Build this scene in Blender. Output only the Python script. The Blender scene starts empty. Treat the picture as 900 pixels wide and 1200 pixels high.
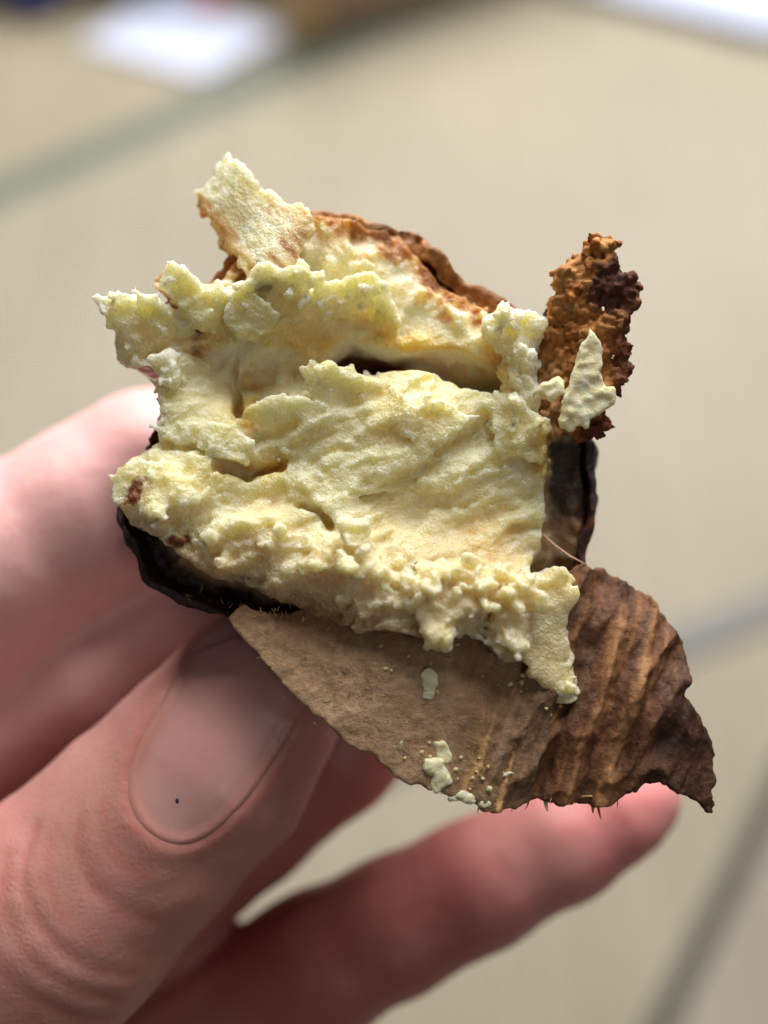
import bpy, math, random, time
import numpy as np
from mathutils import Matrix, Vector, Euler

random.seed(7); RNG = np.random.default_rng(7)
T0 = time.time()
R = math.radians
scene = bpy.context.scene
col = scene.collection

# ------------------------------------------------------------------ camera
FPX = 1236.0                 # focal length in photo pixels (900 px wide photo)
CAM_H, PITCH, DIST = 0.62, 58.0, 0.090
CAM = Vector((0, 0, CAM_H))
ROT = Euler((R(90 - PITCH), 0, 0)).to_matrix()
cd = bpy.data.cameras.new('camera'); cam = bpy.data.objects.new('camera', cd); col.objects.link(cam)
cam.location = CAM; cam.rotation_euler = (R(90 - PITCH), 0, 0)
cd.sensor_fit = 'HORIZONTAL'; cd.sensor_width = 36; cd.lens = 36 * FPX / 900
cd.clip_start = 0.005; cd.clip_end = 20
cd.dof.use_dof = True; cd.dof.focus_distance = DIST - 0.0012; cd.dof.aperture_fstop = 11.0
scene.camera = cam
# ------------------------------------------------------------------ light
w = bpy.data.worlds.new('World'); scene.world = w; w.use_nodes = True
bg = w.node_tree.nodes['Background']
bg.inputs[0].default_value = (0.90, 0.88, 0.86, 1); bg.inputs[1].default_value = 0.065
def area(name, loc, target, sx, sy, power, colr):
    d = bpy.data.lights.new(name, 'AREA'); d.shape = 'RECTANGLE'; d.size = sx; d.size_y = sy
    d.energy = power; d.color = colr
    o = bpy.data.objects.new(name, d); col.objects.link(o); o.location = loc
    o.rotation_euler = (Vector(target) - Vector(loc)).to_track_quat('-Z', 'Y').to_euler()
    return o
HOLD = CAM + ROT @ Vector((0, 0, -DIST))
area('window_light', HOLD + Vector((0.12, 0.775, 0.61)) * 1.7, HOLD, 1.6, 1.5, 88, (1.0, 0.985, 0.955))
area('fill_lamp', (0.75, -1.25, 1.95), HOLD, 0.35, 0.35, 4, (1.0, 0.97, 0.93))  # weak added fill over the right shoulder, no visible source
scene.view_settings.view_transform = 'Standard'; scene.view_settings.look = 'None'
scene.view_settings.exposure = 0.0; scene.view_settings.gamma = 1
scene.view_settings.use_curve_mapping = False
scene.render.engine = 'CYCLES'; scene.cycles.use_denoising = True
scene.cycles.max_bounces = 6; scene.cycles.diffuse_bounces = 3; scene.cycles.glossy_bounces = 2
scene.cycles.use_adaptive_sampling = True; scene.cycles.adaptive_threshold = 0.03

# ------------------------------------------------------------------ numpy helpers
# Modelling space of the held things: u right, v down, w towards the viewer, 1 unit = 0.0728 mm.
U = DIST / FPX               # metres per unit
OBJ_M = Matrix.Translation(HOLD) @ ROT.to_4x4()

def S(sx, sy, w):            # a point seen at (sx, sy) that stands at depth w
    k = (FPX - w) / FPX
    return (450 + (sx - 450) * k, 600 + (sy - 600) * k, w)
def lin(r, g, b):
    f = lambda c: (c / 255 / 12.92) if c <= 10 else ((c / 255 + 0.055) / 1.055) ** 2.4
    return np.array([f(r), f(g), f(b)], np.float32)
def sstep(a, b, x):
    t = np.clip((x - a) / (b - a), 0, 1); return t * t * (3 - 2 * t)
def smin(a, b, k):
    h = np.clip(0.5 + 0.5 * (b - a) / k, 0, 1)
    return b + (a - b) * h - k * h * (1 - h)
def smax(a, b, k): return -smin(-a, -b, k)

class Grid:
    def __init__(s, lo, hi, h):
        s.lo = np.array(lo, np.float32); s.h = h
        s.n = np.ceil((np.array(hi) - s.lo) / h).astype(int) + 1
        s.u = (s.lo[0] + h * np.arange(s.n[0])).astype(np.float32)
        s.v = (s.lo[1] + h * np.arange(s.n[1])).astype(np.float32)
        s.w = (s.lo[2] + h * np.arange(s.n[2])).astype(np.float32)
        s.U = s.u[:, None, None]; s.V = s.v[None, :, None]; s.W = s.w[None, None, :]
    def noise(s, scale, seed):
        """smooth value noise on the whole grid, std 1; scale = (su, sv, sw)"""
        if np.isscalar(scale): scale = (scale,) * 3
        r = np.random.default_rng(seed); mats = []
        for ax, sc in zip((s.u, s.v, s.w), scale):
            t = (ax - ax[0]) / sc; i = np.floor(t).astype(int); f = t - i
            m = np.zeros((len(ax), i[-1] + 4), np.float32)
            k = np.arange(len(ax))
            m[k, i] = (1 - f) ** 3 / 6; m[k, i + 1] = (3 * f ** 3 - 6 * f ** 2 + 4) / 6
            m[k, i + 2] = (-3 * f ** 3 + 3 * f ** 2 + 3 * f + 1) / 6; m[k, i + 3] = f ** 3 / 6
            mats.append(m)
        L = r.standard_normal([m.shape[1] for m in mats]).astype(np.float32)
        x = np.tensordot(mats[0], L, (1, 0)); x = np.einsum('ibc,jb->ijc', x, mats[1], optimize=True)
        x = x @ mats[2].T
        return x / max(x.std(), 1e-6)
    def block(s, lo, hi):
        a = np.clip(np.floor((np.array(lo) - s.lo) / s.h).astype(int), 0, s.n)
        b = np.clip(np.ceil((np.array(hi) - s.lo) / s.h).astype(int) + 1, 0, s.n)
        sl = tuple(slice(x, y) for x, y in zip(a, b))
        return sl, s.U[sl[0]], s.V[:, sl[1]], s.W[:, :, sl[2]], bool((b > a).all())

def poly_sd(pts, x, y):
    """signed distance to a closed polygon, negative inside"""
    p = np.array(pts, np.float32); q = np.roll(p, -1, 0)
    d = np.full(np.broadcast(x, y).shape, 1e12, np.float32); ins = np.zeros(d.shape, bool)
    for (x0, y0), (x1, y1) in zip(p, q):
        ex, ey = x1 - x0, y1 - y0; wx, wy = x - x0, y - y0
        t = np.clip((wx * ex + wy * ey) / (ex * ex + ey * ey + 1e-9), 0, 1)
        d = np.minimum(d, (wx - t * ex) ** 2 + (wy - t * ey) ** 2)
        c = (y0 > y) != (y1 > y)
        ins ^= c & (x < ex * (y - y0) / (ey if abs(ey) > 1e-9 else 1e-9) + x0)
    d = np.sqrt(d); return np.where(ins, -d, d)
def line_d(pts, x, y):
    d = np.full(np.broadcast(x, y).shape, 1e12, np.float32)
    for (x0, y0), (x1, y1) in zip(pts[:-1], pts[1:]):
        ex, ey = x1 - x0, y1 - y0; wx, wy = x - x0, y - y0
        t = np.clip((wx * ex + wy * ey) / (ex * ex + ey * ey + 1e-9), 0, 1)
        d = np.minimum(d, (wx - t * ex) ** 2 + (wy - t * ey) ** 2)
    return np.sqrt(d)

class Field2:
    """a 2-D field on a fine lattice, looked up at any coordinates"""
    def __init__(s, lo, hi, fn, h=2.0):
        s.lo = lo; s.h = h
        x = np.arange(lo[0], hi[0] + h, h, dtype=np.float32); y = np.arange(lo[1], hi[1] + h, h, dtype=np.float32)
        s.a = fn(x[:, None], y[None, :]).astype(np.float32)
    def __call__(s, x, y):
        fx = np.clip((x - s.lo[0]) / s.h, 0, s.a.shape[0] - 1.001); fy = np.clip((y - s.lo[1]) / s.h, 0, s.a.shape[1] - 1.001)
        i = fx.astype(np.int32); j = fy.astype(np.int32); fx = fx - i; fy = fy - j
        a = s.a
        return (a[i, j] * (1 - fx) + a[i + 1, j] * fx) * (1 - fy) + (a[i, j + 1] * (1 - fx) + a[i + 1, j + 1] * fx) * fy

def tps(cp):
    c = np.array(cp, np.float64); n = len(c)
    def phi(r2): return 0.5 * r2 * np.log(r2 + 1e-9)
    d2 = ((c[:, None, :2] - c[None, :, :2]) ** 2).sum(-1) / 1e4
    A = np.zeros((n + 3, n + 3)); A[:n, :n] = phi(d2) + 0.02 * np.eye(n)
    A[:n, n] = 1; A[:n, n + 1:] = c[:, :2] / 100; A[n, :n] = 1; A[n + 1:, :n] = c[:, :2].T / 100
    k = np.linalg.solve(A, np.r_[c[:, 2], 0, 0, 0])
    def f(x, y):
        x, y = np.broadcast_arrays(x, y); o = k[n] + k[n + 1] * x / 100 + k[n + 2] * y / 100
        for i in range(n): o = o + k[i] * phi(((x - c[i, 0]) ** 2 + (y - c[i, 1]) ** 2) / 1e4)
        return o
    return f

_P = np.random.default_rng(3).permutation(256).astype(np.int32); _P = np.r_[_P, _P]
_G = np.random.default_rng(4).standard_normal((256, 3)).astype(np.float32); _G /= np.linalg.norm(_G, axis=1)[:, None]
def perlin(p):
    i = np.floor(p).astype(np.int32); f = (p - i).astype(np.float32); i &= 255
    t = f * f * f * (f * (f * 6 - 15) + 10); out = 0
    for dx in (0, 1):
        for dy in (0, 1):
            for dz in (0, 1):
                h = _P[_P[_P[(i[:, 0] + dx) & 255] + ((i[:, 1] + dy) & 255)] + ((i[:, 2] + dz) & 255)]
                g = (_G[h] * (f - np.array([dx, dy, dz], np.float32))).sum(1)
                out = out + g * np.where(dx, t[:, 0], 1 - t[:, 0]) * np.where(dy, t[:, 1], 1 - t[:, 1]) * np.where(dz, t[:, 2], 1 - t[:, 2])
    return out * 1.7
def worley(p):
    """distance to the nearest of the points scattered one to a cell"""
    i = np.floor(p).astype(np.int32); best = np.full(len(p), 9.0, np.float32)
    for dx in (-1, 0, 1):
        for dy in (-1, 0, 1):
            for dz in (-1, 0, 1):
                c = i + np.array([dx, dy, dz]); k = c & 255
                h = _P[_P[_P[k[:, 0]] + k[:, 1]] + k[:, 2]]
                q = c + 0.5 + 0.42 * _G[h]
                best = np.minimum(best, ((p - q) ** 2).sum(1).astype(np.float32))
    return np.sqrt(best)
def fbm(p, octs=4, gain=0.5):
    o = 0; a = 1
    for k in range(octs): o = o + a * perlin(p * 2 ** k + 17.3 * k); a *= gain
    return o

def nets(f, g):
    """naive surface nets: (vertices in u v w, quads)"""
    s = f < 0
    n = np.array(f.shape) - 1
    cnt = np.zeros(n, np.int8)
    for a in (0, 1):
        for b in (0, 1):
            for c in (0, 1): cnt += s[a:a + n[0], b:b + n[1], c:c + n[2]]
    I = np.argwhere((cnt > 0) & (cnt < 8)).astype(np.int32)
    idx = np.full(n, -1, np.int32); idx[I[:, 0], I[:, 1], I[:, 2]] = np.arange(len(I))
    C = np.array([[a, b, c] for a in (0, 1) for b in (0, 1) for c in (0, 1)])
    val = np.stack([f[I[:, 0] + c[0], I[:, 1] + c[1], I[:, 2] + c[2]] for c in C], 1)
    acc = np.zeros((len(I), 3), np.float32); num = np.zeros(len(I), np.float32)
    for a in range(8):
        for b in range(a + 1, 8):
            if np.abs(C[a] - C[b]).sum() != 1: continue
            m = (val[:, a] < 0) != (val[:, b] < 0)
            t = np.where(m, val[:, a] / np.where(m, val[:, a] - val[:, b], 1), 0)
            acc += np.where(m[:, None], C[a] + (C[b] - C[a]) * t[:, None], 0); num += m
    V = (I + acc / num[:, None]) * g.h + g.lo
    Q = []
    for ax in range(3):
        o1, o2 = (ax + 1) % 3, (ax + 2) % 3
        A = np.take(s, range(0, n[ax]), ax); B = np.take(s, range(1, n[ax] + 1), ax)
        E = np.argwhere(A != B)
        E = E[(E[:, o1] > 0) & (E[:, o2] > 0) & (E[:, o1] < n[o1]) & (E[:, o2] < n[o2])]
        fl = s[E[:, 0], E[:, 1], E[:, 2]]
        q = []
        for d1, d2 in ((1, 1), (0, 1), (0, 0), (1, 0)):
            c = E.copy(); c[:, o1] -= d1; c[:, o2] -= d2; q.append(idx[c[:, 0], c[:, 1], c[:, 2]])
        q = np.stack(q, 1); q[fl] = q[fl][:, ::-1]; Q.append(q)
    Q = np.concatenate(Q); Q = Q[(Q >= 0).all(1)]
    # keep the largest connected piece
    lab = np.arange(len(V)); e = np.concatenate([Q[:, [0, 1]], Q[:, [1, 2]], Q[:, [2, 3]]])
    for _ in range(200):
        m = np.minimum(lab[e[:, 0]], lab[e[:, 1]]); old = lab.copy()
        np.minimum.at(lab, e[:, 0], m); np.minimum.at(lab, e[:, 1], m)
        lab = lab[lab]; lab = lab[lab]
        if (old == lab).all(): break
    big = np.bincount(lab).argmax(); keep = lab == big
    re = np.cumsum(keep) - 1
    return V[keep], re[Q[keep[Q[:, 0]]]]

def normals(V, Q):
    fn = np.cross(V[Q[:, 2]] - V[Q[:, 0]], V[Q[:, 3]] - V[Q[:, 1]])
    N = np.zeros_like(V)
    for k in range(4): np.add.at(N, Q[:, k], fn)
    return N / (np.linalg.norm(N, axis=1)[:, None] + 1e-9)

def smooth(V, Q, it=1, lam=0.5):
    e = np.concatenate([Q[:, [0, 1]], Q[:, [1, 2]], Q[:, [2, 3]], Q[:, [3, 0]]])
    for _ in range(it):
        A = np.zeros_like(V); c = np.zeros(len(V), np.float32)
        np.add.at(A, e[:, 0], V[e[:, 1]]); np.add.at(c, e[:, 0], 1)
        np.add.at(A, e[:, 1], V[e[:, 0]]); np.add.at(c, e[:, 1], 1)
        V = V + lam * (A / c[:, None] - V)
    return V

def to_obj(name, V, Q, colors, material, parent):
    P = np.stack([(V[:, 0] - 450) * U, (600 - V[:, 1]) * U, V[:, 2] * U], 1).astype(np.float32)
    Q = np.asarray(Q, np.int32)
    k = Q.shape[1]
    a, b, c = P[Q[:, 0]], P[Q[:, 1]], P[Q[:, 2]]
    if (np.cross(a, b) * c).sum() + (0 if k == 3 else (np.cross(a, c) * P[Q[:, 3]]).sum()) < 0: Q = Q[:, ::-1]
    me = bpy.data.meshes.new(name)
    me.vertices.add(len(P)); me.vertices.foreach_set('co', P.ravel())
    me.loops.add(Q.size); me.loops.foreach_set('vertex_index', np.ascontiguousarray(Q).ravel())
    me.polygons.add(len(Q)); me.polygons.foreach_set('loop_start', np.arange(0, Q.size, k, dtype=np.int32))
    me.polygons.foreach_set('use_smooth', np.ones(len(Q), bool))
    if colors is not None:
        at = me.color_attributes.new('Col', 'FLOAT_COLOR', 'POINT')
        at.data.foreach_set('color', np.c_[np.clip(colors, 0, 1), np.ones(len(P))].astype(np.float32).ravel())
    me.update(); me.validate()
    o = bpy.data.objects.new(name, me); col.objects.link(o); me.materials.append(material)
    if parent is not None: o.parent = parent
    return o

# ------------------------------------------------------------------ materials
def mat(name):
    m = bpy.data.materials.new(name); m.use_nodes = True
    nt = m.node_tree; b = nt.nodes['Principled BSDF']
    return m, nt, b
def node(nt, t, **kw):
    n = nt.nodes.new(t)
    for k, v in kw.items():
        if k in n.inputs: n.inputs[k].default_value = v
        else: setattr(n, k, v)
    return n
def organic(name, sss, radius, rough, bumps, hue=0.08, spec=0.5, rough_var=0.15):
    """vertex-coloured organic surface; bumps = [(scale per metre, distance m, strength)]"""
    m, nt, b = mat(name); L = nt.links.new
    at = node(nt, 'ShaderNodeAttribute', attribute_name='Col')
    tc = node(nt, 'ShaderNodeTexCoord')
    n1 = node(nt, 'ShaderNodeTexNoise', Scale=1400.0, Detail=5.0, Roughness=0.65); L(tc.outputs['Object'], n1.inputs['Vector'])
    mr = node(nt, 'ShaderNodeMapRange'); mr.inputs[1].default_value = 0.25; mr.inputs[2].default_value = 0.75
    mr.inputs[3].default_value = 1 - hue; mr.inputs[4].default_value = 1 + hue; L(n1.outputs[0], mr.inputs[0])
    mx = node(nt, 'ShaderNodeVectorMath', operation='SCALE'); L(at.outputs['Color'], mx.inputs[0]); L(mr.outputs[0], mx.inputs['Scale'])
    L(mx.outputs[0], b.inputs['Base Color'])
    n2 = node(nt, 'ShaderNodeTexNoise', Scale=3200.0, Detail=3.0); L(tc.outputs['Object'], n2.inputs['Vector'])
    rr = node(nt, 'ShaderNodeMapRange'); rr.inputs[1].default_value = 0.3; rr.inputs[2].default_value = 0.7
    rr.inputs[3].default_value = rough - rough_var; rr.inputs[4].default_value = rough + rough_var
    L(n2.outputs[0], rr.inputs[0]); L(rr.outputs[0], b.inputs['Roughness'])
    prev = None
    for kind, sc, dist, st in bumps:
        if kind == 'e':
            t = node(nt, 'ShaderNodeTexVoronoi', Scale=sc, feature='DISTANCE_TO_EDGE'); o = t.outputs['Distance']
        elif kind == 'v':
            t = node(nt, 'ShaderNodeTexVoronoi', Scale=sc); o = t.outputs['Distance']
        else:
            t = node(nt, 'ShaderNodeTexNoise', Scale=sc, Detail=4.0, Roughness=0.6); o = t.outputs[0]
        L(tc.outputs['Object'], t.inputs['Vector'])
        bp = node(nt, 'ShaderNodeBump', Strength=st, Distance=dist); L(o, bp.inputs['Height'])
        if kind == 'v': bp.invert = True
        if prev: L(prev.outputs[0], bp.inputs['Normal'])
        prev = bp
    if prev: L(prev.outputs[0], b.inputs['Normal'])
    b.inputs['Subsurface Weight'].default_value = sss
    b.inputs['Subsurface Radius'].default_value = radius; b.inputs['Subsurface Scale'].default_value = 1.0
    b.inputs['Specular IOR Level'].default_value = spec
    return m
M_FLESH = organic('flesh', 0.85, (0.0030, 0.0027, 0.0018), 0.38, [('n', 1600, 0.00018, 0.4), ('v', 2900, 0.00022, 0.6), ('v', 6200, 0.00012, 0.7)], 0.05, 0.5, 0.24)
M_CRUMB = organic('flesh_crumb', 0.5, (0.0007, 0.0005, 0.0003), 0.42, [('n', 1600, 0.00025, 0.5), ('n', 6000, 0.00014, 0.8)], 0.05, 0.5, 0.2)
M_PEEL = organic('peel', 0.0, (0.001,) * 3, 0.55, [('n', 1500, 0.0004, 0.8), ('n', 5000, 0.0001, 0.6)], 0.35, 0.4)
M_FELT = organic('peel_inside', 0.08, (0.0008, 0.0004, 0.0002), 0.68, [('n', 2500, 0.0002, 0.7), ('n', 8000, 0.0001, 0.7)], 0.28, 0.35)
M_SKIN = organic('skin', 0.45, (0.0034, 0.0012, 0.0007), 0.46, [('n', 420, 0.0004, 0.25), ('e', 1700, 0.00010, 0.35), ('e', 900, 0.0001, 0.2)], 0.05, 0.4, 0.06)
M_NAIL = organic('nail', 0.4, (0.0020, 0.0010, 0.0007), 0.40, [('n', 500, 0.0001, 0.2)], 0.03, 0.45, 0.05)

def empty(name, label, cat):
    o = bpy.data.objects.new(name, None); col.objects.link(o); o.empty_display_size = 0.02
    o.matrix_world = OBJ_M; o['label'] = label; o['category'] = cat
    return o

# ------------------------------------------------------------------ floor
FWD = ROT @ Vector((0, 0, -1)); RGT = ROT @ Vector((1, 0, 0)); UPV = ROT @ Vector((0, 1, 0))
def floor_pt(px, py, z=0.0):
    d = FWD * FPX + RGT * (px - 450) + UPV * (600 - py)
    t = (z - CAM_H) / d.z; p = CAM + d * t
    return Vector((p.x, p.y, z))

def tatami_material(angle, tint):
    m, nt, b = mat('tatami_rush'); L = nt.links.new
    tc = node(nt, 'ShaderNodeTexCoord'); mp = node(nt, 'ShaderNodeMapping'); mp.inputs['Rotation'].default_value = (0, 0, angle)
    L(tc.outputs['Object'], mp.inputs['Vector'])
    wv = node(nt, 'ShaderNodeTexWave', Scale=95.0, Distortion=1.2, Detail=2.0); wv.bands_direction = 'X'
    L(mp.outputs[0], wv.inputs['Vector'])
    st = node(nt, 'ShaderNodeMapping'); st.inputs['Scale'].default_value = (140, 4, 1); st.inputs['Rotation'].default_value = (0, 0, angle)
    L(tc.outputs['Object'], st.inputs['Vector'])
    n1 = node(nt, 'ShaderNodeTexNoise', Scale=1.0, Detail=3.0); L(st.outputs[0], n1.inputs['Vector'])
    n2 = node(nt, 'ShaderNodeTexNoise', Scale=7.0, Detail=4.0); L(tc.outputs['Object'], n2.inputs['Vector'])
    r = node(nt, 'ShaderNodeValToRGB'); L(n1.outputs[0], r.inputs[0])
    r.color_ramp.elements[0].position = 0.3; r.color_ramp.elements[0].color = (*[c * t for c, t in zip((0.270, 0.232, 0.166), tint)], 1)
    r.color_ramp.elements[1].position = 0.7; r.color_ramp.elements[1].color = (*[c * t for c, t in zip((0.340, 0.298, 0.220), tint)], 1)
    mr = node(nt, 'ShaderNodeMapRange'); mr.inputs[3].default_value = 0.86; mr.inputs[4].default_value = 1.14; L(n2.outputs[0], mr.inputs[0])
    vm = node(nt, 'ShaderNodeVectorMath', operation='SCALE'); L(r.outputs[0], vm.inputs[0]); L(mr.outputs[0], vm.inputs['Scale'])
    L(vm.outputs[0], b.inputs['Base Color'])
    bp = node(nt, 'ShaderNodeBump', Strength=0.6, Distance=0.0008); L(wv.outputs['Fac'], bp.inputs['Height']); L(bp.outputs[0], b.inputs['Normal'])
    b.inputs['Roughness'].default_value = 0.5
    return m
def plain(name, c, rough=0.6, noise=0.1, scale=60):
    m, nt, b = mat(name); L = nt.links.new
    tc = node(nt, 'ShaderNodeTexCoord'); n = node(nt, 'ShaderNodeTexNoise', Scale=float(scale), Detail=4.0); L(tc.outputs['Object'], n.inputs['Vector'])
    mr = node(nt, 'ShaderNodeMapRange'); mr.inputs[3].default_value = 1 - noise; mr.inputs[4].default_value = 1 + noise; L(n.outputs[0], mr.inputs[0])
    vm = node(nt, 'ShaderNodeVectorMath', operation='SCALE'); vm.inputs[0].default_value = c; L(mr.outputs[0], vm.inputs['Scale'])
    L(vm.outputs[0], b.inputs['Base Color']); b.inputs['Roughness'].default_value = rough
    return m
def prism(name, pts, z0, z1, material, parent=None, bevel=0.0):
    n = len(pts)
    V = [(p[0], p[1], z0) for p in pts] + [(p[0], p[1], z1) for p in pts]
    F = [tuple(range(n - 1, -1, -1)), tuple(range(n, 2 * n))] + [(i, (i + 1) % n, n + (i + 1) % n, n + i) for i in range(n)]
    me = bpy.data.meshes.new(name); me.from_pydata(V, [], F); me.update()
    o = bpy.data.objects.new(name, me); col.objects.link(o); me.materials.append(material); o.parent = parent
    if bevel:
        b = o.modifiers.new('bevel', 'BEVEL'); b.width = bevel; b.segments = 2
    return o

sub = plain('floor_board', (0.10, 0.07, 0.05))
floor = prism('floor', [(-4, -3), (4, -3), (4, 5), (-4, 5)], -0.08, -0.0515, sub); floor['kind'] = 'structure'
A0, A1 = floor_pt(0, 212), floor_pt(330, 72)
B0, B1 = floor_pt(820, 768), floor_pt(900, 736)
C0, C1 = floor_pt(900, 965), floor_pt(785, 1200)
dA = (A1 - A0).normalized(); dB = (B1 - B0).normalized(); dC = (C0 - C1).normalized()
M_BORD_G = plain('border_cloth_green', (0.095, 0.135, 0.11), 0.8, 0.15, 300)
M_BORD_B = plain('border_cloth_grey', (0.19, 0.19, 0.185), 0.8, 0.15, 300)
M_BORD_C = plain('border_cloth_dark', (0.07, 0.075, 0.065), 0.8, 0.15, 300)
def mat_piece(pts, ang, tint):
    o = prism('tatami_mat', pts, -0.05, 0.0, tatami_material(ang, tint), floor, 0.003); return o
def cross2(p, d, q, e):
    t = ((q.x - p.x) * e.y - (q.y - p.y) * e.x) / (d.x * e.y - d.y * e.x); return p + d * t
pBC = cross2(B0, dB, C0, dC)
far = 1.3; gap = 0.0015
def perp(d): return Vector((-d.y, d.x, 0))
nA, nB, nC = perp(dA), perp(dB), perp(dC)       # nA, nB point away from the viewer; nC points left
angA = math.atan2(dA.y, dA.x)
q = [A0 - dA * 1.0 + nA * gap, A0 + dA * 2.0 + nA * gap, A0 + dA * 2.0 + nA * 2.0, A0 - dA * 1.0 + nA * 2.0]
mat_piece(q, -angA, (1.0, 0.98, 0.95))
angB = math.atan2(dB.y, dB.x)
m1 = mat_piece([B0 - dB * 1.2 + nB * gap, B0 + dB * 1.6 + nB * gap, A0 + dA * 2.0 - nA * gap, A0 - dA * 0.9 - nA * gap], -angB, (1, 1, 1))
m2 = mat_piece([pBC + nC * gap - nB * gap, pBC - dB * 1.5 - nB * gap, pBC - dB * 1.5 - dC * 1.5, pBC - dC * 1.5 + nC * gap], -angB, (0.97, 0.96, 0.94))
m3 = mat_piece([pBC - nC * gap - nB * gap, pBC - dC * 1.5 - nC * gap, pBC + dB * far - dC * 1.5, pBC + dB * far - nB * gap], -angB + R(90), (0.80, 0.77, 0.80))
def strip(p, d, half, side, length, m, z=0.0012):
    a, b = p - d * length, p + d * length; n = perp(d) * side
    o = prism('border', [a, b, b + n * half, a + n * half] if side > 0 else [a + n * half, b + n * half, b, a], 0.0004, z, m, None); return o
for args, par in (((A0 - nA * 0.003, dA, 0.025, -1, 0.8, M_BORD_G), m1), ((B0 + nB * 0.002, dB, 0.020, 1, 0.8, M_BORD_B), m1), ((C0 + nC * 0.002, dC, 0.009, 1, 0.25, M_BORD_C), m2)):
    s = strip(*args); s.parent = par

# far things lying on the mats
def thing(o, label, cat, group=None):
    o['label'] = label; o['category'] = cat
    if group: o['group'] = group
    return o
M_PAPER = plain('paper', (0.50, 0.54, 0.68), 0.7, 0.03)
def sheet(name, pix, z, lift):
    pts = [floor_pt(*p, z) for p in pix]
    n = 10; V = []; F = []
    for i in range(n + 1):
        for j in range(n + 1):
            a, b = i / n, j / n
            p = (pts[0] * (1 - a) + pts[1] * a) * (1 - b) + (pts[3] * (1 - a) + pts[2] * a) * b
            V.append((p.x, p.y, z + 0.0012 + lift * (math.sin(a * 3.1) * 0.4 + 0.6 * a * a) * (0.5 + 0.5 * math.sin(3 * b + 0.6))))
    for i in range(n):
        for j in range(n):
            k = i * (n + 1) + j; F.append((k, k + n + 1, k + n + 2, k + 1))
    me = bpy.data.meshes.new(name); me.from_pydata(V, [], F); me.update()
    o = bpy.data.objects.new(name, me); col.objects.link(o); me.materials.append(M_PAPER)
    so = o.modifiers.new('thickness', 'SOLIDIFY'); so.thickness = 0.0004
    return o
thing(sheet('paper_sheet', [(95, 52), (238, 95), (335, 42), (185, -12)], 0.001, 0.004), 'white sheet of paper lying on the far tatami mat', 'paper')
thing(sheet('paper_sheet', [(150, -4), (235, 14), (270, -20), (190, -40)], 0.006, 0.006), 'smaller folded white paper lying across the larger sheet', 'paper')
red = prism('red_packet', [floor_pt(*p, 0.010) for p in [(236, 14), (258, 10), (262, -18), (236, -16)]], 0.0095, 0.016, plain('red_plastic', (0.42, 0.05, 0.06), 0.4), None, 0.002)
thing(red, 'small red packet on the white papers at the top edge', 'packet')
blue = prism('blue_cloth', [floor_pt(*p) for p in [(8, 8), (30, 27), (60, 24), (82, 4), (70, -30), (10, -30)]], 0.001, 0.03, plain('blue_fabric', (0.02, 0.035, 0.16), 0.85), None, 0.008)
thing(blue, 'dark blue folded cloth on the floor in the far corner', 'cloth')
dark = prism('black_bag', [floor_pt(*p) for p in [(-160, 22), (-10, 6), (330, -14), (345, -60), (200, -130), (-160, -130)]], 0.001, 0.10, plain('black_fabric', (0.012, 0.012, 0.014), 0.7), None, 0.015)
thing(dark, 'black bag at the top left edge behind the papers', 'bag')
wx0 = floor_pt(343, 62); wx1 = floor_pt(560, -2)
dW = (wx1 - wx0).normalized(); nW = perp(dW)
crate = bpy.data.objects.new('wooden_box', None); col.objects.link(crate)
thing(crate, 'plain brown wooden box standing beside the far mat border', 'box')
prism('post', [wx0, wx0 + dW * 0.035, wx0 + dW * 0.035 + nW * 0.03, wx0 + nW * 0.03], 0.001, 0.12, plain('light_wood', (0.62, 0.42, 0.20), 0.5, 0.2, 30), crate, 0.002)
prism('panel', [wx0 + dW * 0.0355 + nW * 0.004, wx0 + dW * 0.34 + nW * 0.004, wx0 + dW * 0.34 + nW * 0.25, wx0 + dW * 0.0355 + nW * 0.25], 0.003, 0.118, plain('brown_wood', (0.46, 0.31, 0.22), 0.5, 0.2, 30), crate, 0.002)
pb = thing(sheet('paper_sheet', [(690, -14), (905, 40), (1080, 30), (860, -60)], 0.012, 0.002), 'large pale sheet at the top right corner of the floor', 'paper')
brd = prism('backing_board', [floor_pt(*p) for p in [(640, -10), (905, 54), (1090, 36), (860, -70)]], 0.001, 0.011, plain('grey_green_card', (0.20, 0.22, 0.20), 0.7), None, 0.001)
thing(brd, 'grey green board under the pale sheet at the top right', 'board')
print('floor', time.time() - T0)

# ------------------------------------------------------------------ the sweet potato
potato = empty('sweet_potato', 'roasted sweet potato torn open, pale yellow flesh with brown peel hanging off', 'sweet potato')

# whole-root cross section (the peel's outer skin), in u v at depth about -60
BODY = [S(x, y, -50)[:2] for x, y in [(268, 300), (310, 262), (356, 240), (400, 243), (455, 262), (500, 288), (520, 318), (560, 342), (604, 362), (636, 396), (652, 440), (672, 490),
        (694, 520), (693, 590), (686, 650), (676, 682), (620, 722), (540, 742), (440, 738), (350, 728), (280, 720), (220, 706), (178, 676), (152, 634), (146, 580), (176, 530), (192, 480), (196, 430), (222, 360)]]
F_BODY = Field2((0, 100), (860, 900), lambda x, y: poly_sd(BODY, x, y), 3.0)
CU, CV = 440.0, 520.0
def body_sd(u, v, wd):
    """signed distance to the root: tapers towards its far end"""
    t = np.clip((-30 - wd) / 330.0, 0, 1.2)
    s = np.sqrt(np.clip(1 - t * t * 0.93, 0.03, 1)).astype(np.float32)
    cu = CU + 45 * t
    return F_BODY(CU + (u - cu) / s, CV + (v - CV) / s) * s

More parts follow.
